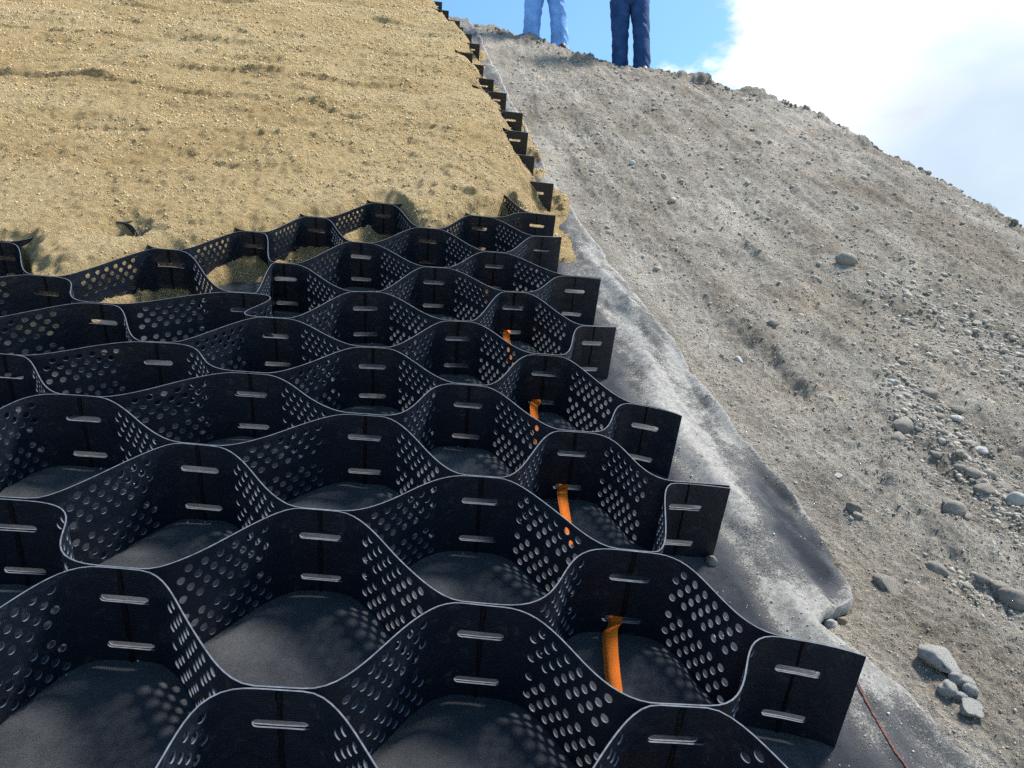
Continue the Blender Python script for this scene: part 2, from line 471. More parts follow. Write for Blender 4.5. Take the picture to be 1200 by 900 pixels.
# ------------------------------------------------------------------ grey slope
CREST = np.array([(-1.6, 8.3), (-.9, 7.7), (-.383, 7.27), (.042, 6.945), (.33, 6.7), (.722, 6.26), (1.026, 6.03), (1.369, 6.02), (1.66, 5.88), (1.97, 5.78),
                  (2.256, 5.6), (2.424, 5.26), (2.53, 4.8), (2.64, 4.45), (2.70, 4.0), (2.76, 3.75), (2.95, 3.1), (3.2, 2.4), (3.6, 1.2), (3.9, .2)])
_cs = np.concatenate([[0], np.cumsum(np.linalg.norm(np.diff(CREST, axis=0), axis=1))]); _cs /= _cs[-1]
_s_fr = _cs[15]


def tilt(u): return -.035 * np.maximum(0, u - .5)**2


def soil_w(u, v):
    d = .020 * fbm(u * 1.3 + .4 * v, v * .9, 3, 11)
    # runnels and ledges following the fall of the slope
    q = u + .12 * v
    d = d + .022 * fbm(q * 6, v * .8, 3, 21) + .009 * fbm(u * 9, v * 7, 3, 31)
    b = np.abs(fbm(u * 22, v * 18, 3, 41)); d = d + .010 * b
    d = d + .0045 * fbm(u * 60, v * 55, 1, 51) + .0025 * fbm(u * 110, v * 100, 1, 61) * sst(3, 1.5, v)
    a = sst(-.02, .25, u - u_edge(v))
    return tilt(u) + d * (.25 + .75 * a) - .004 - .018 * sst(.014, -.02, u - u_edge(v))


def build_soil():
    nc, nr = 660, 540
    s = np.concatenate([np.linspace(0, _s_fr * 1.03, nc - 50), np.linspace(_s_fr * 1.03, 1, 51)[1:]])
    cu = np.interp(s, _cs, CREST[:, 0]); cv = np.interp(s, _cs, CREST[:, 1])
    bu = np.interp(s, [0, _s_fr, 1], [-.3, .95, 3.2])
    q = np.linspace(0, 1, nr); q = (np.exp(2.1 * q) - 1) / (math.exp(2.1) - 1)
    V = -.5 + (cv[None, :] + .5) * q[:, None]
    Uu = bu[None, :] + (cu - bu)[None, :] * q[:, None]
    Wd = soil_w(Uu, V)
    # crumbly lip along the crest
    lip = sst(.90, 1.0, q)[:, None]
    Wd = Wd + lip * (.060 * np.maximum(0, fbm(Uu * 4.5, V * 4.5, 4, 71) - .1) + .02 * np.abs(fbm(Uu * 12, V * 12, 3, 75)) - .012)
    P = SW(Uu, V, Wd)
    # behind the crest: level ground running back
    top = P[-1]; tang = np.gradient(SW(cu, cv, 0 * cu), axis=0); tang[:, 2] = 0
    nrm = np.stack([-tang[:, 1], tang[:, 0], 0 * s], -1); nrm /= np.linalg.norm(nrm, axis=1)[:, None]
    nrm = np.where((nrm @ np.array([.3, 1, 0]))[:, None] < 0, -nrm, nrm)
    rows = [P]
    for d in (.05, .12, .25, .5, 1, 2, 4.5):
        pb = top + nrm * d; k = min(1, d / .3)
        zs = top[:, 2] * (1 - k) + (np.convolve(np.pad(top[:, 2], 30, 'edge'), np.ones(61) / 61, 'valid')) * k
        pb[:, 2] = zs - (.10 + .75 * sst(_cs[8], _cs[11], s)) * d - .03 * k + .02 * fbm(pb[:, 0] * 3, pb[:, 1] * 3, 3, 81)
        rows.append(pb[None])
    A = np.concatenate(rows, 0)
    me = np_mesh('gravel_slope', A.reshape(-1, 3), grid_faces(A.shape[0], nc))
    qq = Uu + .12 * V
    tone = .55 * fbm(qq * 7, V * .9, 4, 83) + .45 * fbm(Uu * 2.2, V * 1.6, 3, 85) + .35 * fbm(qq * 22, V * 2.5, 3, 87)
    attr(me, 'tone', np.concatenate([tone.ravel(), np.zeros(7 * nc)]))
    o = link('gravel_slope', me, M['soil']); o['kind'] = 'structure'
    o['label'] = 'bare grey gravelly slope rising to the crest on the right'
    return o


build_soil()

# low ground all round, well below the crest
gp = np.array([(-400, -400, -1.2), (400, -400, -1.2), (400, 400, -1.2), (-400, 400, -1.2)], float)
tag(link('ground', np_mesh('ground', gp, np.array([[0, 1, 2, 3]])), M['soil']), kind='structure')


# ------------------------------------------------------------------ geotextile
RIDGE = np.array([(.20, -.8), (.40, .30), (.41, .6), (.445, 1.0), (.40, 1.45), (.385, 1.8), (.35, 2.1), (.28, 2.5), (.21, 3.0), (.12, 3.7), (0, 4.6), (-.2, 6)])


def sheet_w(u, v):
    e = u_edge(v) - u
    out = sst(.0, .06, u - (u_tab(v) + .005))
    w = .006 + .002 * fbm(u * 14, v * 14, 3, 5)
    ur = np.interp(v, RIDGE[:, 1], RIDGE[:, 0])
    amp = .034 * np.exp(-((v - 1.95) / .55)**2) + .018 * np.exp(-((v - .95) / .3)**2) + .016 * sst(2.3, 3, v)
    w = w + out * amp * np.exp(-((u - ur + .02 * np.sin(v * 6)) / .045)**2)
    w = w + out * .012 * np.exp(-(e / .022)**2) * sst(.8, 1.1, v)               # rolled lip at the free edge
    w = w + out * .014 * fbm(u * 9 + v * 2.2, v * 2.4, 3, 15)                    # long soft wrinkles
    w = w + out * .004 * fbm(u * 26 + v * 5, v * 6, 2, 25)
    w = w - .016 * sst(.006, -.008, e)
    return np.where(out > .2, np.maximum(w, .0035 * sst(-.004, .02, e)), w)


def dust_amount(u, v):
    e = u_edge(v) - u
    out = sst(.0, .05, u - u_tab(v))
    d = .02 + .10 * fbm(u * 7, v * 5, 4, 35)
    def blob(cu, cv, ru, rv, a, rot=0):
        du, dv = u - cu, v - cv; x = du * math.cos(rot) + dv * math.sin(rot); y = -du * math.sin(rot) + dv * math.cos(rot)
        return a * np.exp(-(x / ru)**2 - (y / rv)**2)
    d = d + out * (blob(.40, 1.38, .05, .20, .40) + blob(.42, 1.12, .045, .16, .38) + blob(.43, .80, .10, .055, .45) + blob(.48, 1.62, .03, .10, .5)
                   + blob(.33, 2.2, .04, .30, .2) + blob(.47, .69, .05, .03, .35) + blob(.37, 1.75, .03, .2, .3) + blob(.50, 1.28, .02, .1, .25))
    d = d + out * .42 * np.exp(-np.maximum(0, e) / .012) + out * .10 * fbm(u * 30, v * 22, 3, 45)
    d = d + .21 * out - (1 - out) * .03
    # bare dark lobe
    d = d - out * blob(.515, 1.00, .045, .17, .30) - out * blob(.44, 2.0, .03, .2, .15)
    return d


def build_sheet():
    vs = np.concatenate([np.linspace(-.6, .3, 20), np.linspace(.3, 2.4, 300)[1:], np.linspace(2.4, 7.4, 130)[1:]])
    ue = u_edge(vs) + .012 * fbm(vs * 9, vs * 0 + .3, 3, 55) + .004 * fbm(vs * 50, vs * 0 + .7, 2, 65)
    ua = np.where(vs < 2.6, -2.3, -2.3 + sst(2.6, 2.9, vs) * (ue - .9 + 2.3))
    ub = np.minimum(u_tab(vs) - .02, ue - .1)
    s1 = np.linspace(0, 1, 240)[:-1]; s2 = np.linspace(0, 1, 80)
    Uu = np.concatenate([ua[:, None] + (ub - ua)[:, None] * s1[None], ub[:, None] + (ue - ub)[:, None] * s2[None]], 1)
    V = np.repeat(vs[:, None], Uu.shape[1], 1)
    Wd = sheet_w(Uu, V)
    Wd[:, -1] -= .02
    lo = np.full(Uu.shape, -9.0); hi = np.full(Uu.shape, 99.0)
    for k in range(-1, 12):
        sv = strip_v(k, Uu); ok = (Uu > CURVE[k][1][:, 0].min()) & (Uu < CURVE[k][1][:, 0].max() - .05)
        lo = np.where(ok & (sv <= V), np.maximum(lo, sv), lo); hi = np.where(ok & (sv > V), np.minimum(hi, sv), hi)
    dd = np.where((lo > 0) & (hi < 50), np.minimum(V - lo, hi - V), 0)
    Wd = Wd + .013 * sst(.002, .05, dd)
    # pillows: the felt is pressed down under the strips and swells a little inside the cells
    me = np_mesh('geotextile_sheet', SW(Uu, V, Wd).reshape(-1, 3), grid_faces(*Uu.shape))
    attr(me, 'dust', dust_amount(Uu, V))
    o = link('geotextile_sheet', me, M['felt'])
    tag(o, 'dusty dark grey felt sheet wrinkled along the slope beside the black cells', 'geotextile')
    # faded chalk line drawn on the felt
    t = np.linspace(0, 1, 60); lu = np.interp(t, [0, .5, 1], [.467, .470, .476]) + .0015 * np.sin(t * 9); lv = np.interp(t, [0, 1], [.685, .50])
    half = .0013 * (1 + .7 * pn(t * 30, 0 * t, 3)); w = sheet_w(lu, lv) + .0012
    P = np.stack([SW(lu - half, lv, w), SW(lu + half, lv, w)], 1)
    link('marking_line', np_mesh('marking_line', P.reshape(-1, 3), grid_faces(60, 2)), M['line'], o)['label'] = 'faint orange chalk line on the felt'


build_sheet()

# ------------------------------------------------------------------ sand fill
FRONT = ((-9, -.767, 8), (-.767, -.623, 9), (-.623, -.499, 10), (-.499, -.037, 11), (-.037, 9, 12))


def sand_front(u):
    """the strip that holds the sand back, column by column"""
    v = np.zeros(u.shape)
    for a, b, k in FRONT:
        m = (u >= a) & (u < b); v = np.where(m, strip_v(k, u), v)
    t = sst(-.03, .07, u)
    return np.where(u > -.037, v * (1 - t) + strip_v(13, u) * t, v)


def sand_w(u, v):
    d = v - sand_front(u)
    sl = (sand_front(u + .004) - sand_front(u - .004)) / .008
    dn = d / np.sqrt(1 + np.clip(sl, -3, 3)**2)
    nz = .012 * fbm(u * 6, v * 6, 3, 91)
    back = .110 + .034 * sst(.02, .10, d + nz) + .012 * sst(.1, .5, d)
    # a little sand has run through into the cells just below
    amt = .15 + 1.2 * fbm(u * 2.3 + 4.1, v * 1.1, 2, 93)
    amt = amt + 1.0 * np.exp(-((u + .66) / .07)**2) + 1.3 * np.exp(-((u + 1.13) / .12)**2) + .8 * np.exp(-((u + .40) / .05)**2)
    front = -.03 + (.03 + .045 * np.clip(amt, 0, 1.3)) * sst(-.15, -.01, d + nz)
    th = front + (back - front) * sst(.006, .016, dn)
    for cu, cv, r, a in ((-.93, 1.885, .07, .060), (.06, 2.46, .06, .045), (-.03, 2.50, .045, .03), (.10, 2.62, .05, .03), (-.78, 1.80, .10, .012)):
        th = th - a * np.exp(-((u - cu)**2 + (v - cv)**2) / r**2)
    # right-hand side: falls away towards the free ends, a little spills past them
    f = u_tab(v) - u + .022 * fbm(u * 9, v * 6, 3, 95)
    side = sst(-.03, .14, f - (.035 + .075 * fbm(v * 2.3, 0 * v + .5, 2, 171)) * sst(2.9, 3.3, v))
    far = sst(2.6, 3.4, v)
    spill = .030 * sst(-.10, 0, f) * np.maximum(0, .35 + .9 * fbm(u * 2, v * 3.2, 3, 97)) * sst(2.05, 2.5, v)
    spill = spill + .026 * np.exp(-((u - .24) / .05)**2 - ((v - 2.80) / .14)**2) + .016 * np.exp(-((u - .255) / .035)**2 - ((v - 2.30) / .18)**2)
    base = sheet_w(u, v) * .8
    th = np.where(th > 0, th * side, th) + spill - .016 * sst(-.02, -.12, f) * (1 - far * .5)
    th = th + base * sst(.06, -.06, f) - .04 * sst(.09, .16, u - u_tab(v))
    # undulation and crumbs
    on = sst(0, .03, th)
    un = .014 * fbm(u * .9, v * 1.6, 2, 101) + .007 * fbm(u * 1.1 + .6 * v, v * 5.5, 3, 103)
    un = un * sst(2.2, 3.2, v)
    ter = fbm(u * .5 + .15 * v, v * 2.2, 2, 105); un = un + .018 * sst(2.3, 3.2, v) * sst(.05, .16, ter)          # low steps trodden into it
    sp = .0034 * v                                  # mesh spacing: leave out what it cannot carry
    def lay(fu, fv, seed, amp):
        return amp * fbm(u * fu, v * fv, 1, seed) * sst(1.6, 3.0, 1 / (fv * sp))
    cr = np.abs(fbm(u * 9, v * 8, 2, 107)) * .005 + lay(24, 21, 109, .0065) + lay(46, 40, 110, .0055) + lay(90, 80, 111, .0034) + lay(170, 150, 112, .0022)
    bl = np.maximum(0, fbm(u * 20, v * 17, 1, 113) - .25) * .012 * sst(6, 4, v)
    return th + on * (un + cr + bl)


def build_sand():
    nr, nc = 520, 540
    q = np.linspace(0, 1, nr); vs = 1.30 * (8.6 / 1.30)**q
    uR = u_tab(vs) + .17; uL = -1.75 - .85 * (vs - 1.3)
    s = np.linspace(0, 1, nc)
    Uu = uL[:, None] + (uR - uL)[:, None] * s[None]; V = np.repeat(vs[:, None], nc, 1)
    Wd = sand_w(Uu, V)
    o = link('sand_fill', np_mesh('sand_fill', SW(Uu, V, Wd).reshape(-1, 3), grid_faces(nr, nc)), M['sand'])
    o['kind'] = 'structure'; o['label'] = 'loose yellow sand filling the upper cells of the slope'


build_sand()

# ------------------------------------------------------------------ geocell strips
ROWC = [.11 + .0975 * i for i in range(9)]           # row centres as a fraction of the height from the top
RH = .0975
HOLE_ROWS = {0, 1, 2, 3, 5, 6, 7, 8}
SLOT_ROWS = (2, 7)
HOLE_R = .0048


def tile_faces():
    """flat pattern of one weld-to-weld length: list of faces, each a list of (x, h) corners; x in columns, h = height fraction from the top"""
    cw = L0 / NX; F = []
    ys = [0.0] + [ROWC[0] - RH / 2 + RH * i for i in range(10)] + [1.0]
    for r in range(len(ys) - 1):
        y0, y1 = ys[r], ys[r + 1]; i = r - 1
        x = 0
        while x < NX:
            if i in SLOT_ROWS and x == 0:
                F += slot_half(0, 3, y0, y1, False); x = 3; continue
            if i in SLOT_ROWS and x == NX - 3:
                F += slot_half(NX - 3, NX, y0, y1, True); x = NX; continue
            st = 6 if i % 2 == 0 else 5
            if i in HOLE_ROWS and 0 <= i < 9 and x >= st and x < st + 12 and (x - st) % 2 == 0:
                F += hole_cell(x, y0, y1); x += 2; continue
            F.append([(x, y0), (x, y1), (x + 1, y1), (x + 1, y0)]); x += 1
    return F


def hole_cell(x, y0, y1):
    cx, cy = x + 1, (y0 + y1) / 2; rx = HOLE_R / (L0 / NX); ry = HOLE_R / H
    n = 12; ring = [(cx + rx * math.cos(2 * math.pi * (k + .5) / n), cy + ry * math.sin(2 * math.pi * (k + .5) / n)) for k in range(n)]
    b = [(x + 2, y0), (x + 2, y1), (x + 1, y1), (x, y1), (x, y0), (x + 1, y0)]           # clockwise in (x,h down) from upper right
    # sector fans between ring points and border points
    F = []
    ang = lambda p: math.atan2((p[1] - cy) / ry, (p[0] - cx) / rx) % (2 * math.pi)
    bs = sorted(b, key=ang); rs = sorted(ring, key=ang)
    m = len(bs); i = j = 0
    seq = []
    # merge walk
    ai = [ang(p) for p in bs]; aj = [ang(p) for p in rs]
    ci, cj = m - 1, n - 1
    # start from last of each, step to whichever angle comes first
    events = sorted([(a, 0, k) for k, a in enumerate(ai)] + [(a, 1, k) for k, a in enumerate(aj)])
    for a, typ, k in events:
        if typ == 0:
            F.append([bs[ci], bs[k], rs[cj]]); ci = k
        else:
            F.append([bs[ci], rs[k], rs[cj]]); cj = k
    return [f[::-1] for f in F]


def slot_half(x0, x1, y0, y1, left):
    """half of a slot that is cut at the weld (x = 0 or NX)"""
    cy = (y0 + y1) / 2; hy = .0046 / H; cw = L0 / NX
    xe = 2.6; r = hy * H / cw
    prof = [(0, -hy)] + [(xe - r + r * math.sin(a), -hy * math.cos(a)) for a in np.linspace(0, math.pi, 6)] + [(0, hy)]
    f = (lambda x: NX - x) if left else (lambda x: x)
    pr = [(f(a), cy + b) for a, b in prof]
    X0, X1, X2, X3 = f(0), f(1), f(2), f(3)
    F = [[(X0, y0), pr[0], pr[1], (X1, y0)], [(X1, y0), pr[1], pr[2], (X2, y0)], [(X2, y0), pr[2], (X3, y0)],
         [(X3, y0), pr[2], pr[3]], [(X3, y0), pr[3], pr[4], (X3, y1)], [(X3, y1), pr[4], pr[5]], [(X2, y1), (X3, y1), pr[5]],
         [(X1, y1), (X2, y1), pr[5], pr[6]], [(X0, y1), (X1, y1), pr[6], pr[7]]]
    return F if not left else [q[::-1] for q in F]


TILE = tile_faces()
_tx = {}; TILE_I = []
for f in TILE:
    row = []
    for (x, h) in f:
        key = (round(x, 4), round(h, 5)); row.append(_tx.setdefault(key, len(_tx)))
    TILE_I.append(row)
TILE_V = np.array(list(_tx.keys()))


def strip_mesh(k):
    run, q, nseg, ntab, S_ = CURVE[k]
    xs_all = np.arange(len(q)); seen = {}; verts = []; faces = []
    def vid(x, h):
        key = (round(x, 3), round(h, 4))
        if key not in seen: seen[key] = len(verts); verts.append((x, h))
        return seen[key]
    for sgm in range(nseg):
        ids = [vid(x + sgm * NX, h) for x, h in TILE_V]
        for f in TILE_I:
            g = [ids[i] for i in f]
            if len(set(g)) > 2: faces.append(g)
    if ntab:
        ys = [0.0] + [ROWC[0] - RH / 2 + RH * i for i in range(10)] + [1.0]; xb = nseg * NX
        for r in range(len(ys) - 1):
            y0, y1 = ys[r], ys[r + 1]; i = r - 1; x = 0
            if i in SLOT_ROWS:
                for f in slot_half(0, 3, y0, y1, False):
                    faces.append([vid(xb + a, b) for a, b in f])
                x = 3
            while x < ntab:
                faces.append([vid(xb + a, b) for a, b in ((x, y0), (x, y1), (x + 1, y1), (x + 1, y0))]); x += 1
    A = np.array(verts); x, h = A[:, 0], A[:, 1]
    # tangent-continuous interpolation along the strip
    u = np.interp(x, xs_all, q[:, 0]); v = np.interp(x, xs_all, q[:, 1])
    hh = (1 - h) * H
    # the sheet is springy: lean and ripple of the free top edge, zero at the welds
    ph = x / NX * math.pi
    dv = (1 - h) * (.009 * np.sin(ph)**2 * pn(x / 31.0 + k * 3.7, 0 * x + k * 1.3, 5)) + .0010 * pn(x / 7.0, h * 3 + k, 6) * np.sin(ph)**2
    dw = .0022 * pn(x / 40.0 + 5.1 * k, 0 * x, 8) * (1 - h)
    P = SW(u, v + dv, hh + dw + .002)
    me = bpy.data.meshes.new('strip'); me.from_pydata(P.tolist(), [], faces); me.update()
    uvl = me.uv_layers.new(name='UVMap')
    li = np.empty(len(me.loops), np.int32); me.loops.foreach_get('vertex_index', li)
    uvs = np.stack([x[li] * (L0 / NX) * SC, (1 - h[li]) * H * SC], -1).astype(np.float32)
    uvl.data.foreach_set('uv', uvs.ravel())
    me.polygons.foreach_set('use_smooth', np.ones(len(me.polygons), bool))
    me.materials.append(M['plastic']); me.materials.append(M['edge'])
    return me


def seam_mesh(k, i):
    """bead of the ultrasonic weld on the face towards the valley, broken by the two slots"""
    run, q, nseg, ntab, S_ = CURVE[k]; x = i * NX
    bits = [(0.004, ROWC[2] - .052), (ROWC[2] + .052, ROWC[7] - .052), (ROWC[7] + .052, .985)]
    V = []; Fc = []
    rr = random.Random(k * 31 + i)
    for a, b in bits:
        n = 5
        for j in range(n):
            h = a + (b - a) * j / (n - 1); hw = .0027 * (1 + .5 * (rr.random() - .5)); jx = .0012 * (rr.random() - .5)
            c = q[min(x, len(q) - 1)]; d = q[min(x + 1, len(q) - 1)] - q[max(x - 1, 0)]; d = d / np.linalg.norm(d); nn = np.array([d[1], -d[0]])
            base = len(V)
            for sx, oy in ((-1, .0004), (-.5, .0021), (.5, .0021), (1, .0004)):
                p = c + d * (jx + sx * hw) + nn * (oy + .0006)
                V.append((p[0], p[1], (1 - h) * H + .002))
            if j:
                for m in range(3): Fc.append((base - 4 + m, base + m, base + m + 1, base - 3 + m))
    V = np.array(V)
    return np_mesh('weld_seam', SW(V[:, 0], V[:, 1], V[:, 2]), np.array(Fc))


panel = empty('geocell_panel', SW(np.array([.2]), np.array([.6]), 0)[0])
tag(panel, 'black perforated plastic geocell mat stretched up the slope, lower cells empty', 'geocell mat')
bpy.context.view_layer.update()
for k in range(-1, KMAX):
    me = strip_mesh(k)
    o = link('strip', me, None, panel); o.matrix_parent_inverse = panel.matrix_world.inverted()
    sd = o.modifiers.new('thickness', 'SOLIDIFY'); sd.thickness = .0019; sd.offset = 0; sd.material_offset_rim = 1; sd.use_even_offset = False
    es = o.modifiers.new('crisp', 'EDGE_SPLIT'); es.split_angle = math.radians(45)
    if k <= 13:
        run = CURVE[k][0]
        for i, c in enumerate(run):
            if (c - k) % 2 == 0 and (0 < i < len(run) - 1 or c == 2):
                w = link('weld_seam', seam_mesh(k, i), M['seam'], o)


# ------------------------------------------------------------------ orange strap threaded through the lower slots
def build_strap():
    hs = (1 - ROWC[7]) * H + .003
    ctrl = []
    ks = [-1, 1, 3, 5, 7, 9]
    for j, k in enumerate(ks):
        u, v = WELD[k][1]; u -= .010
        if j == 0: ctrl.append((u, v - .12, .012))
        ctrl += [(u, v - .010, hs), (u, v + .010, hs + .001)]
        if j + 1 < len(ks):
            u2, v2 = WELD[ks[j + 1]][1]; u2 -= .010; dv = v2 - v
            ctrl += [(u + .25 * (u2 - u) - .004, v + .26 * dv, .012), (u + .45 * (u2 - u) - .012, v + .45 * dv, .011),
                     (u + .62 * (u2 - u) - .016, v + .62 * dv, .030), (u + .80 * (u2 - u) - .014, v + .80 * dv, .046)]
        else:
            ctrl += [(u - .01, v + .05, .02), (u - .02, v + .12, .008)]
    C = np.array(ctrl); s = np.concatenate([[0], np.cumsum(np.linalg.norm(np.diff(C, axis=0), axis=1))])
    n = 420; t = np.linspace(0, s[-1], n)
    # Catmull-Rom through the controls
    i = np.clip(np.searchsorted(s, t, 'right') - 1, 0, len(C) - 2); f = ((t - s[i]) / (s[i + 1] - s[i]))[:, None]
    p0, p1, p2, p3 = C[np.maximum(i - 1, 0)], C[i], C[i + 1], C[np.minimum(i + 2, len(C) - 1)]
    Q = .5 * (2 * p1 + (p2 - p0) * f + (2 * p0 - 5 * p1 + 4 * p2 - p3) * f**2 + (3 * p1 - p0 - 3 * p2 + p3) * f**3)
    half = .0080; tw = .0045 * np.sin(t * 15)
    a = SW(Q[:, 0] - half, Q[:, 1], np.maximum(.009, Q[:, 2] + tw)); b = SW(Q[:, 0] + half, Q[:, 1], np.maximum(.009, Q[:, 2] - tw))
    m = .5 * (a + b)
    P = np.stack([a, m, b], 1)
    me = np_mesh('orange_strap', P.reshape(-1, 3), grid_faces(n, 3))
    uvl = me.uv_layers.new(name='UVMap'); li = np.empty(len(me.loops), np.int32); me.loops.foreach_get('vertex_index', li)
    uu = np.tile(np.array([0, .5, 1]), n); vv = np.repeat(t * SC, 3)
    uvl.data.foreach_set('uv', np.stack([uu[li], vv[li]], -1).astype(np.float32).ravel())
    o = link('orange_strap', me, M['strap'])
    sd = o.modifiers.new('thickness', 'SOLIDIFY'); sd.thickness = .0022; sd.offset = 0
    tag(o, 'bright orange webbing strap threaded through the slots of the black cells', 'strap')


build_strap()


# ------------------------------------------------------------------ stones
def ico(sub):
    bm = bmesh.new(); bmesh.ops.create_icosphere(bm, subdivisions=sub, radius=1.0)
    v = np.array([p.co[:] for p in bm.verts]); f = np.array([[q.index for q in p.verts] for p in bm.faces]); bm.free(); return v, f


ICO1, ICO2, ICO3, ICO4 = ico(1), ico(2), ico(3), ico(4)


def noise3(p, sc, seed):
    return pn(p[:, 0] * sc + 3.1 * seed, p[:, 1] * sc + p[:, 2] * sc * .7, seed) + pn(p[:, 1] * sc - 1.7 * seed, p[:, 2] * sc, seed + 9)


def stone_mesh(seed, angular=0.0):
    v, f = ICO3[0].copy(), ICO3[1]
    r = 1 + .16 * noise3(v, 1.1, seed) + .05 * noise3(v, 3.0, seed + 3) + .02 * noise3(v, 8.0, seed + 5)
    v = v * r[:, None]
    if angular:
        rr = np.random.default_rng(seed)
        for _ in range(9):
            n = rr.normal(size=3); n /= np.linalg.norm(n); d = v @ n; lim = .48 + .22 * rr.random()
            v = v - np.maximum(0, d - lim)[:, None] * n * angular
        v = v * (1 + .035 * noise3(v, 5, seed + 7) + .025 * noise3(v, 14, seed + 8))[:, None]
    return np_mesh('stone', v, f)


STONES = [stone_mesh(s) for s in range(5)] + [stone_mesh(40 + s, 1.0) for s in range(3)]
OCT = (np.array([(1, 0, 0), (-1, 0, 0), (0, 1, 0), (0, -1, 0), (0, 0, 1), (0, 0, -1)], float), np.array([(0, 2, 4), (2, 1, 4), (1, 3, 4), (3, 0, 4), (2, 0, 5), (1, 2, 5), (3, 1, 5), (0, 3, 5)]))


def put_stone(name, u, v, w, size, mesh, material, label, group=None, rot=None, cat='stone'):
    me = mesh.copy(); me.materials.clear(); me.materials.append(material)
    o = link(name, me)
    ax = frame_at(u, v); m3 = Matrix((ax[0], ax[1], ax[2])).transposed()
    rz = rot if rot is not None else random.random() * 6.28
    o.matrix_world = Matrix.Translation(Vector(SW(np.array([u]), np.array([v]), w)[0])) @ (m3 @ Matrix.Rotation(rz, 3, 'Z') @ Matrix.Diagonal(Vector(size) * SC)).to_4x4()
    return tag(o, label, cat, group)


def ground_w(u, v):
    a = np.array([u]); b = np.array([v]); s = float(soil_w(a, b)[0])
    if u < float(u_edge(v)): s = max(s, float(sheet_w(a, b)[0]))
    return s


def px_to_slope(x, y):
    """where the line of sight of a spot in the picture meets the slope (used to read positions off the photograph)"""
    d = _fw + _R * (x - 600) / FPX + _UP * (450 - y) / FPX
    ss = np.linspace(.3, 9, 5000); P = np.array([0, 0, HC]) + ss[:, None] * d
    g = P[:, 2] - np.interp(P[:, 1], yg, zg) - tilt(P[:, 0]); i = int(np.argmax(g < 0))
    return float(P[i, 0]), float(np.interp(P[i, 1], yg, vg)), float(ss[i])


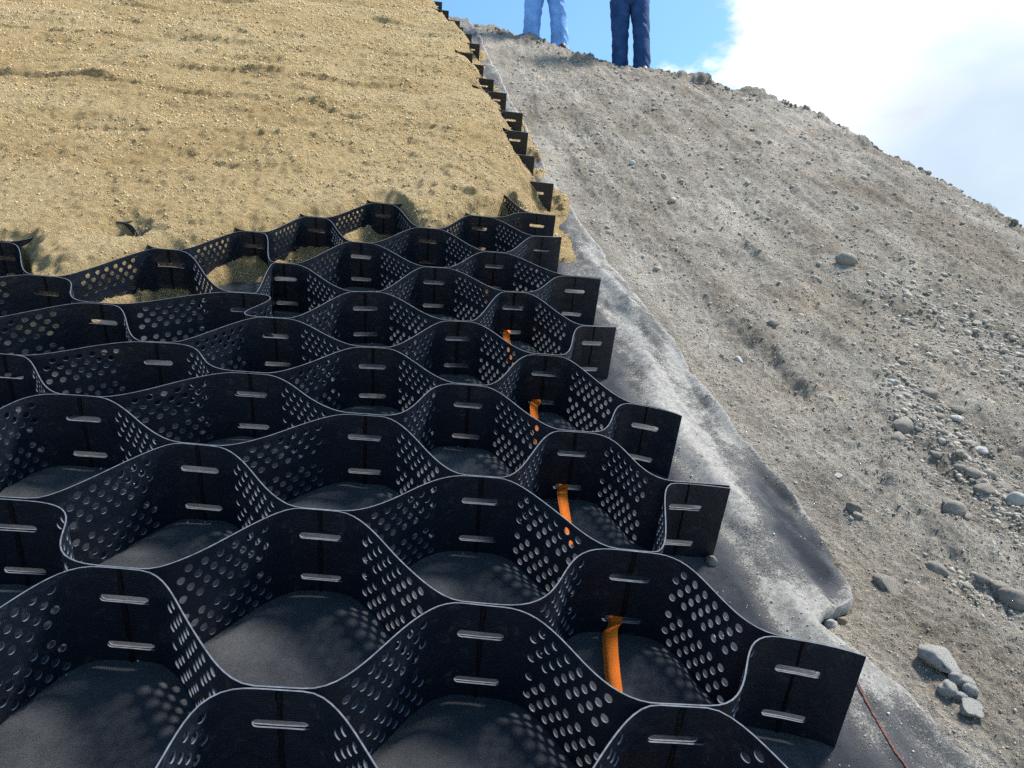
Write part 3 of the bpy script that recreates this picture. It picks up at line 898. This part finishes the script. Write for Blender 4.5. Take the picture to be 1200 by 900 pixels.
def stones():
    one = [  # x, y, width px, height ratio, material, mesh, label
        (989, 315, 24, .75, 'pebble', 1, 'grey rounded stone alone high on the gravel slope'),
        (957, 325, 15, .7, 'pebble', 3, 'small dark stone just left of the lone rounded stone'),
        (866, 422, 13, .8, 'white_stone', 5, 'small white angular stone near the felt edge, middle of slope'),
        (1041, 684, 42, .45, 'pebble', 5, 'long flat grey stone lying right of the bare felt lobe'),
        (975, 728, 15, 1.0, 'white_stone', 2, 'white pebble at the tip of the dark felt lobe'),
        (987, 726, 11, .9, 'brown_stone', 0, 'brown pebble beside the white pebble at the felt lobe'),
        (1000, 597, 18, .8, 'pebble', 0, 'pale round stone half way between felt and gravel streak'),
        (982, 560, 14, .6, 'white_stone', 6, 'pale chalky stone above the round one near the felt'),
        (832, 664, 14, 1.2, 'pebble', 2, 'pebble resting at the foot of the second free cell end'),
        (972, 868, 12, 1.3, 'brown_stone', 4, 'tan pebble beside the nearest free cell end'),
        (1098, 665, 26, .75, 'pebble', 3, 'rounded grey stone above the long flat stone'),
        (1188, 706, 34, .8, 'pebble', 2, 'large rounded stone at the right edge beside pebbles'),
        (1192, 588, 22, 1.0, 'white_stone', 1, 'pale blue grey stone at right end of the gravel streak'),
        (1117, 602, 26, .9, 'pebble', 1, 'round stone below the gravel streak, right side'),
        (741, 192, 8, .8, 'white_stone', 3, 'tiny white stone high up beside the felt'),
        (1005, 605, 12, .7, 'pebble', 4, 'smaller stone touching the pale round stone'),
        (1147, 380, 16, .6, 'pebble', 6, 'dull angular stone far up the right side of slope'),
        (905, 385, 14, .6, 'pebble', 1, 'small stone in the middle of the bare slope'),
        (1160, 366, 10, .7, 'brown_stone', 2, 'small brown stone far up the right side'),
        (1060, 420, 12, .7, 'pebble', 4, 'grey pebble above the top of the gravel streak'),
    ]
    for x, y, px, hr, m, k, lab in one:
        u, v, z = px_to_slope(x, y); r = .5 * px * z / FPX
        put_stone('stone', u, v, ground_w(u, v) + r * hr * .12, (r, r * .8, r * hr), STONES[k], M[m], lab, rot=random.uniform(-.5, .5) - .3)
    grp = 'rounded stones in the gravel streak'
    streak = [(1060, 468, 20), (1088, 465, 22), (1105, 478, 14), (1123, 480, 17), (1050, 508, 14), (1058, 500, 26), (1052, 512, 20), (1078, 500, 13), (1100, 492, 15), (1119, 497, 13),
              (1135, 524, 17), (1149, 530, 15), (1098, 535, 13), (1122, 539, 14), (1140, 555, 20), (1156, 571, 24), (1178, 569, 24), (1184, 584, 17), (1125, 549, 15), (1113, 558, 12),
              (1160, 556, 17), (1193, 536, 13), (1110, 593, 18), (1133, 606, 16), (1068, 455, 12), (1046, 452, 13), (1106, 512, 14), (1116, 520, 12), (1168, 582, 13), (1100, 518, 12),
              (1170, 690, 20), (1150, 682, 16), (1178, 700, 14), (1160, 700, 14), (1135, 688, 13), (1196, 690, 14)]
    for x, y, px in streak:
        u, v, z = px_to_slope(x, y); r = .5 * px * z / FPX
        put_stone('stone', u, v, ground_w(u, v) + r * .05, (r, r * random.uniform(.7, .9), r * random.uniform(.55, .8)), random.choice(STONES[:5]),
                  M[random.choice(['pebble'] * 9 + ['white_stone'])], *(('rounded grey stone among the gravel streak on the right', grp) if y < 640 else
                  ('small pebble clustered beside the large stone at the right edge', 'pebbles beside the large stone')))
    # broken mortar lumps beside the felt
    u, v, z = px_to_slope(1100, 781); r = .5 * 58 * z / FPX
    put_stone('mortar_chunk', u, v, ground_w(u, v) + r * .25, (r, r * .72, r * .5), STONES[5], M['chunk'], 'flat angular pale mortar chunk beside the dark felt', rot=-.35, cat='mortar chunk')
    u, v, z = px_to_slope(1137, 833); r = .5 * 40 * z / FPX
    put_stone('mortar_chunk', u, v, ground_w(u, v) + r * .2, (r, r * .8, r * .45), STONES[6], M['chunk'], 'lower dusty mortar chunk below the crumbled lump', rot=.4, cat='mortar chunk')
    root_uv = px_to_slope(1122, 808)
    for j, (dx, dy, px, lab) in enumerate(((-12, 2, 22, 'left'), (-2, -10, 18, 'upper'), (9, -6, 19, 'upper right'), (14, 4, 17, 'right'), (4, 8, 16, 'lower'))):
        u, v, z = px_to_slope(1122 + dx, 808 + dy); r = .5 * px * z / FPX
        put_stone('mortar_crumb', u, v, ground_w(u, v) + r * .45, (r, r * .9, r * .9), STONES[(j * 2) % 5], M['chunk'],
                  'rounded mortar crumb, %s one of the cluster between two chunks' % lab, 'crumbled mortar cluster', cat='mortar crumb')


stones()


# ------------------------------------------------------------------ gravel, crumbs and grains (too many to count)
def scatter(name, u, v, w, r, material, label, base=ICO1, flat=.7, tumble=True):
    n = len(u); V0, F0 = base; nv = len(V0)
    t = np.interp(v, vg, tg)
    P = SW(u, v, w)
    A = rng.normal(size=(n, 3, 3)); Q, _ = np.linalg.qr(A)
    shp = np.stack([np.ones(n), rng.uniform(.65, .95, n), rng.uniform(.5, .8, n) * flat / .7], -1)
    jit = 1 + rng.normal(0, .09, (n, nv))
    V = V0[None] * jit[..., None] * shp[:, None, :]
    if not tumble:
        ang_ = rng.uniform(0, 6.28, n); c, s = np.cos(ang_), np.sin(ang_)
        Q = np.zeros((n, 3, 3)); Q[:, 0, 0] = c; Q[:, 0, 1] = -s; Q[:, 1, 0] = s; Q[:, 1, 1] = c; Q[:, 2, 2] = 1
        til = np.zeros((n, 3, 3)); til[:, 0, 0] = 1; til[:, 1, 1] = np.cos(t); til[:, 1, 2] = -np.sin(t); til[:, 2, 1] = np.sin(t); til[:, 2, 2] = np.cos(t)
        Q = np.einsum('ij,njk->nik', MW, np.einsum('nij,njk->nik', til, Q))
    V = np.einsum('nij,nkj->nki', Q, V) * (r * SC)[:, None, None] + P[:, None, :]
    Fc = (F0[None] + (np.arange(n) * nv)[:, None, None]).reshape(-1, 3)
    me = np_mesh(name, V.reshape(-1, 3), Fc)
    attr(me, 'tint', np.repeat(rng.random(n), nv))
    o = link(name, me, material); o['kind'] = 'stuff'; o['label'] = label
    return o


def gravel():
    n = 80000
    x = rng.uniform(600, 1330, n); y = rng.uniform(60, 990, n)
    # sample the slope evenly in view: same maths as px_to_slope, on the flat profile by table lookup
    d = _fw[None] + _R[None] * ((x - 600) / FPX)[:, None] + _UP[None] * ((450 - y) / FPX)[:, None]
    lo = np.full(n, .3); hi = np.full(n, 12.0)
    for _ in range(40):
        mid = (lo + hi) / 2; P = np.array([0, 0, HC]) + mid[:, None] * d
        g = P[:, 2] - np.interp(P[:, 1], yg, zg) - tilt(P[:, 0]); up = g > 0
        lo = np.where(up, mid, lo); hi = np.where(up, hi, mid)
    P = np.array([0, 0, HC]) + lo[:, None] * d; u = P[:, 0]; v = np.interp(P[:, 1], yg, vg)
    streak = np.exp(-((y - (470 + (x - 1060) * .95)) / 42)**2) * sst(1010, 1060, x) + .7 * np.exp(-((y - (350 + (x - 1060) * .55)) / 45)**2) * sst(980, 1060, x) \
        + .8 * np.exp(-((y - (690 + (x - 1150) * .4)) / 22)**2) * sst(1090, 1140, x)
    patch = fbm(u * 3, v * 2.2, 3, 131)
    e = u - u_edge(v)
    prob = (.34 + .40 * np.maximum(0, patch) + .9 * streak) * sst(-.005, .02, e) + .05 * sst(-.16, 0, e) * (u > u_tab(v) + .02)
    k = (rng.random(n) < prob) & (lo < 7)
    cv = np.interp(u, CREST[:, 0], CREST[:, 1]); k &= v < cv - .05
    u, v, z, st = u[k], v[k], lo[k], streak[k]; m = len(u)
    px = np.exp(rng.normal(.05, .42, m)) * (1.0 + .9 * st)
    px = np.clip(px, .6, 5.2)
    r = np.clip(px * z / FPX, .0012, .02)
    inside = u < u_edge(v)
    w = np.where(inside, np.maximum(soil_w(u, v), sheet_w(u, v)), soil_w(u, v)) + r * .02
    r = np.where(inside, np.minimum(r, .0028), r)
    big = r > .0080
    tiny = r < .0042
    mid = ~big & ~tiny
    scatter('gravel', u[mid], v[mid], w[mid], r[mid], M['pebble'], 'fine grey gravel strewn over the bare slope', ICO1, .7, False)
    scatter('grit', u[tiny], v[tiny], w[tiny], r[tiny], M['pebble'], 'tiny grit covering the bare slope', OCT, .8, True)
    scatter('gravel', u[big], v[big], w[big], r[big], M['pebble'], 'coarser pebbles strewn over the bare slope', ICO2, .75, False)
    # clods along the crest
    n = 1500; s = rng.random(n)**.9 * 1.0
    cu = np.interp(s, _cs, CREST[:, 0]); cvv = np.interp(s, _cs, CREST[:, 1])
    b = -np.abs(rng.normal(0, .13, n)); cl = fbm(s * 60, 0 * s, 3, 141)
    k = (cl + rng.normal(0, .12, n) + .25 * sst(_cs[7], _cs[11], s) > .22); cu, cvv, b = cu[k], cvv[k], b[k]
    vv = cvv + b; uu = cu + b * .25; r = np.clip(np.exp(rng.normal(-4.7, .6, len(uu))), .004, .035) * (cvv / 7 * .6 + .4)
    scatter('crest_clods', uu, vv, soil_w(uu, vv) + .002 + r * .1, r, M['soil'], 'crumbly clods of soil along the crest', ICO2, .8, True)


gravel()


def crumbs():
    n = 70000
    q = rng.random(n)**.75; v = 1.5 * (7.6 / 1.5)**q
    uR = u_tab(v) + .10; uL = -1.3 - .62 * (v - 1.3)
    u = uL + (uR - uL) * rng.random(n)
    w = sand_w(u, v); keep = (w > sheet_w(u, v) + .004) & (fbm(u * 5, v * 5, 3, 151) + rng.normal(0, .3, n) > -.15)
    u, v, w = u[keep], v[keep], w[keep]
    r = np.clip(np.exp(rng.normal(.0, .42, len(u))), .4, 2.6) * (.35 + .83 * v) / FPX * .88
    scatter('sand_crumbs', u, v, w + r * .1, r, M['crumb'], 'small crumbs of damp sand lying on the fill', OCT, .8, True)
    # pale grains on the felt inside the cells and beside them
    n = 6500; v = rng.uniform(.42, 1.9, n); u = rng.uniform(-.9, .5, n)
    k = (u < u_edge(v) - .005) & (fbm(u * 6, v * 6, 2, 161) + rng.normal(0, .25, n) > .12); u, v = u[k], v[k]
    r = np.exp(rng.normal(-6.95, .42, len(u)))
    scatter('sand_grains', u, v, sheet_w(u, v) + r * .4, r, M['white_stone'], 'pale grains of sand scattered on the dark felt', ICO1, .9, True)


crumbs()


# ------------------------------------------------------------------ two people standing on the crest
def loft(rings, cap=True):
    """rings: list of (centre, rx, ry, wobble function or None); closed tube of 28 sides"""
    n = 28; V = []; F = []
    for c, rx, ry, wob in rings:
        for j in range(n):
            a = 2 * math.pi * j / n; k = 1 + (wob(a) if wob else 0)
            V.append((c[0] + rx * k * math.cos(a), c[1] + ry * k * math.sin(a), c[2]))
    for i in range(len(rings) - 1):
        for j in range(n):
            F.append((i * n + j, i * n + (j + 1) % n, (i + 1) * n + (j + 1) % n, (i + 1) * n + j))
    if cap:
        F.append(tuple(range(n))[::-1]); F.append(tuple((len(rings) - 1) * n + j for j in range(n)))
    return V, F


def join_parts(name, parts):
    V = []; F = []
    for v, f in parts:
        b = len(V); V += v; F += [tuple(i + b for i in q) for q in f]
    me = bpy.data.meshes.new(name); me.from_pydata(V, [], F); me.update()
    me.polygons.foreach_set('use_smooth', np.ones(len(me.polygons), bool)); return me


def leg_rings(hip, knee, foot, r, seed):
    rings = []
    for i in range(46):
        t = i / 45
        if t < .5: c = [hip[k] + (knee[k] - hip[k]) * t / .5 for k in range(3)]
        else: c = [knee[k] + (foot[k] - knee[k]) * (t - .5) / .5 for k in range(3)]
        rad = np.interp(t, [0, .15, .45, .55, .75, .93, 1], [1.12, 1.08, .90, .86, .88, .90, .96]) * r
        crease = .075 * math.exp(-((t - .90) / .10)**2) + .05 * math.exp(-((t - .5) / .11)**2) + .022
        ph = seed * 1.7 + t * 55
        def wob(a, crease=crease, ph=ph, t=t, seed=seed):
            q1 = np.array([math.cos(a) * 1.3 + seed * 5]); q2 = np.array([t * 13 + 1.2 * math.sin(a + seed)])
            return 2.4 * crease * float(pn(q1, q2, 3)[0]) + 1.3 * crease * float(pn(q1 * 2.1, q2 * 2.3, 4)[0]) + .03 * math.sin(2 * a + 3 * t + seed)
        rings.append((c, rad, rad * 1.05, wob))
    return rings[::-1]


def shoe(x, y):
    V, F = loft([((x, y - .055, z), rx, ry, None) for z, rx, ry in ((0, .046, .135), (.012, .050, .142), (.03, .050, .142), (.06, .046, .125))], True)
    V2, F2 = loft([((x, y - .02 * (1 - (z - .05) / .1), z), rx, ry, None) for z, rx, ry in ((.05, .046, .10), (.085, .045, .075), (.14, .047, .058))], True)
    b = len(V); return V + V2, F + [tuple(i + b for i in q) for q in F2]


def skin_obj(name, pts, edges, material, parent):
    me = bpy.data.meshes.new(name); me.from_pydata([p[:3] for p in pts], edges, []); me.update()
    o = link(name, me, material, parent)
    sk = o.modifiers.new('skin', 'SKIN'); sb = o.modifiers.new('sub', 'SUBSURF'); sb.levels = 2; sb.render_levels = 2
    if not me.skin_vertices: 
        bpy.context.view_layer.objects.active = o
    lay = me.skin_vertices[0].data if me.skin_vertices else None
    if lay:
        for d, p in zip(lay, pts): d.radius = (p[3], p[3])
        lay[0].use_root = True
    return o


SKIN = mat_simple('skin', (.48, .29, .20), .55, .4, .1, 40)
HAIR = mat_simple('hair', (.03, .02, .014), .6, .3, .4, 200, .004)
SHOE = mat_simple('brown_leather', (.09, .05, .03), .5, .4, .3, 60, .003)


def person(pos, rz, feet, jeans, shirt, label, wide=.095):
    root = empty('person', pos); root.rotation_euler.z = rz; tag(root, label, 'person')
    hipx = .095; fx = [(-feet[0], feet[2]), (feet[1], feet[3])]
    # one continuous body
    P = [(0, 0, .97, .13)]; E_ = []
    def add(p, par):
        P.append(p); E_.append((par, len(P) - 1)); return len(P) - 1
    a = add((0, 0, 1.15, .125), 0); ch = add((0, -.01, 1.34, .14), a); nk = add((0, 0, 1.49, .058), ch); hd0 = add((0, -.015, 1.57, .07), nk); hd = add((0, -.02, 1.66, .10), hd0); add((0, -.005, 1.73, .075), hd)
    nose = add((0, -.125, 1.635, .014), hd)
    for sg in (-1, 1):
        add((sg * .1, -.005, 1.64, .018), hd)
        sh = add((sg * .18, 0, 1.41, .062), ch); el = add((sg * .27, .02, 1.16, .045), sh); wr = add((sg * .15, -.17, 1.10, .030), el); pm = add((sg * .085, -.20, 1.10, .034), wr)
        for q in range(4):
            f1 = add((sg * .035, -.205 - .004 * q, 1.132 - q * .021, .0095), pm); add((sg * .004 * abs(q - 1.5), -.19, 1.128 - q * .021, .008), f1)
        t1 = add((sg * .075, -.20, 1.145, .010), pm); add((sg * .045, -.20, 1.165, .009), t1)
        x, y = fx[0] if sg < 0 else fx[1]
        hp = add((sg * hipx, 0, .88, .085), 0); kn = add((sg * .10 * .4 + x * .6, y * .5 - .02, .50, .058), hp); an = add((x, y, .10, .040), kn); add((x, y - .12, .035, .032), an)
    bd = skin_obj('body', P, E_, SKIN, root)
    # face
    ev, ef = ICO2
    for sg in (-1, 1):
        link('eye', np_mesh('eye', ev * .012 + np.array([sg * .034, -.108, 1.665]), ef), HAIR, root)
    hv = ICO4[0] * np.array([.112, .118, .115]) + np.array([0, .008, 1.675]); keep = [q for q in ICO4[1] if all(hv[i][2] > 1.66 + .5 * max(0, -hv[i][1] - .03) for i in q)]
    link('hair', np_mesh('hair', hv, np.array(keep)), HAIR, root)
    legs = []
    for sg in (-1, 1):
        x, y = fx[0] if sg < 0 else fx[1]
        legs.append(loft(leg_rings((sg * hipx, 0, .86), (sg * .10 * .4 + x * .6, y * .5 - .02, .50), (x, y, .035), wide, 3.1 + sg * 1.3)))
        link('shoe', join_parts('shoe', [shoe(x, y)]), SHOE, root)
    pel = loft([((0, 0, z), rx, ry, None) for z, rx, ry in ((.78, .12, .10), (.82, .175, .122), (.90, .185, .128), (1.0, .168, .12), (1.04, .160, .115))])
    link('jeans', join_parts('jeans', legs + [pel]), jeans, root)
    tor = loft([((0, 0, z), rx, ry, (lambda a, z=z: .02 * math.sin(5 * a + 20 * z))) for z, rx, ry in ((.95, .185, .135), (1.1, .175, .13), (1.3, .19, .14), (1.40, .19, .125), (1.46, .12, .09), (1.49, .075, .075))])
    sl = []
    for sg in (-1, 1):
        sl.append(loft([((sg * (.18 + .07 * t), .03 * t, 1.43 - .28 * t), .07 - .012 * t, .075 - .012 * t, None) for t in (0, .25, .5, .75, 1)]))
    link('shirt', join_parts('shirt', [tor] + sl), shirt, root)
    return root


def denim(name, c):
    m, nt, b = mat(name, .85, .2); o = objcoord(nt)
    n1 = noise(nt, o, 7, 5, .6); n2 = noise(nt, o, 260, 2, .6)
    c1 = ramp(nt, n1, [(.3, tuple(x * .75 for x in c)), (.5, c), (.72, tuple(min(1, x * 1.35 + .01) for x in c))])
    nt.links.new(mixc(nt, 1.0, c1, ramp(nt, n2, [(.3, (.85, .85, .85)), (.7, (1.12, 1.12, 1.12))]), 'MULTIPLY'), b.inputs['Base Color'])
    bump(nt, b, [(n1, .02), (n2, .001)]); return m


def crest_point(x):
    """ground on the crest below a spot of the skyline"""
    best = None
    s = np.linspace(0, 1, 4000); cu = np.interp(s, _cs, CREST[:, 0]); cv = np.interp(s, _cs, CREST[:, 1]); P = SW(cu, cv, soil_w(cu, cv))
    d = P - np.array([0, 0, CAMZ]); dep = d[:, 1] * _ca + d[:, 2] * _sa
    i = int(np.argmin(abs(600 + FPX * d[:, 0] / dep - x))); return P[i]


p = crest_point(640)
person((p[0], p[1] + .16, p[2] - .10), .10, (.165, .165, .06, -.02), denim('light_blue_denim', (.15, .33, .70)), mat_simple('grey_cotton', (.35, .36, .38), .9, .2, .1, 50),
       'person in light blue jeans standing with feet apart on the crest', .108)
p = crest_point(742)
person((p[0], p[1] + .16, p[2] - .10), -.05, (.105, .110, .03, -.06), denim('navy_denim', (.014, .05, .15)), mat_simple('white_cotton', (.6, .6, .58), .9, .2, .1, 50),
       'person in dark navy jeans standing with legs close together on the crest')
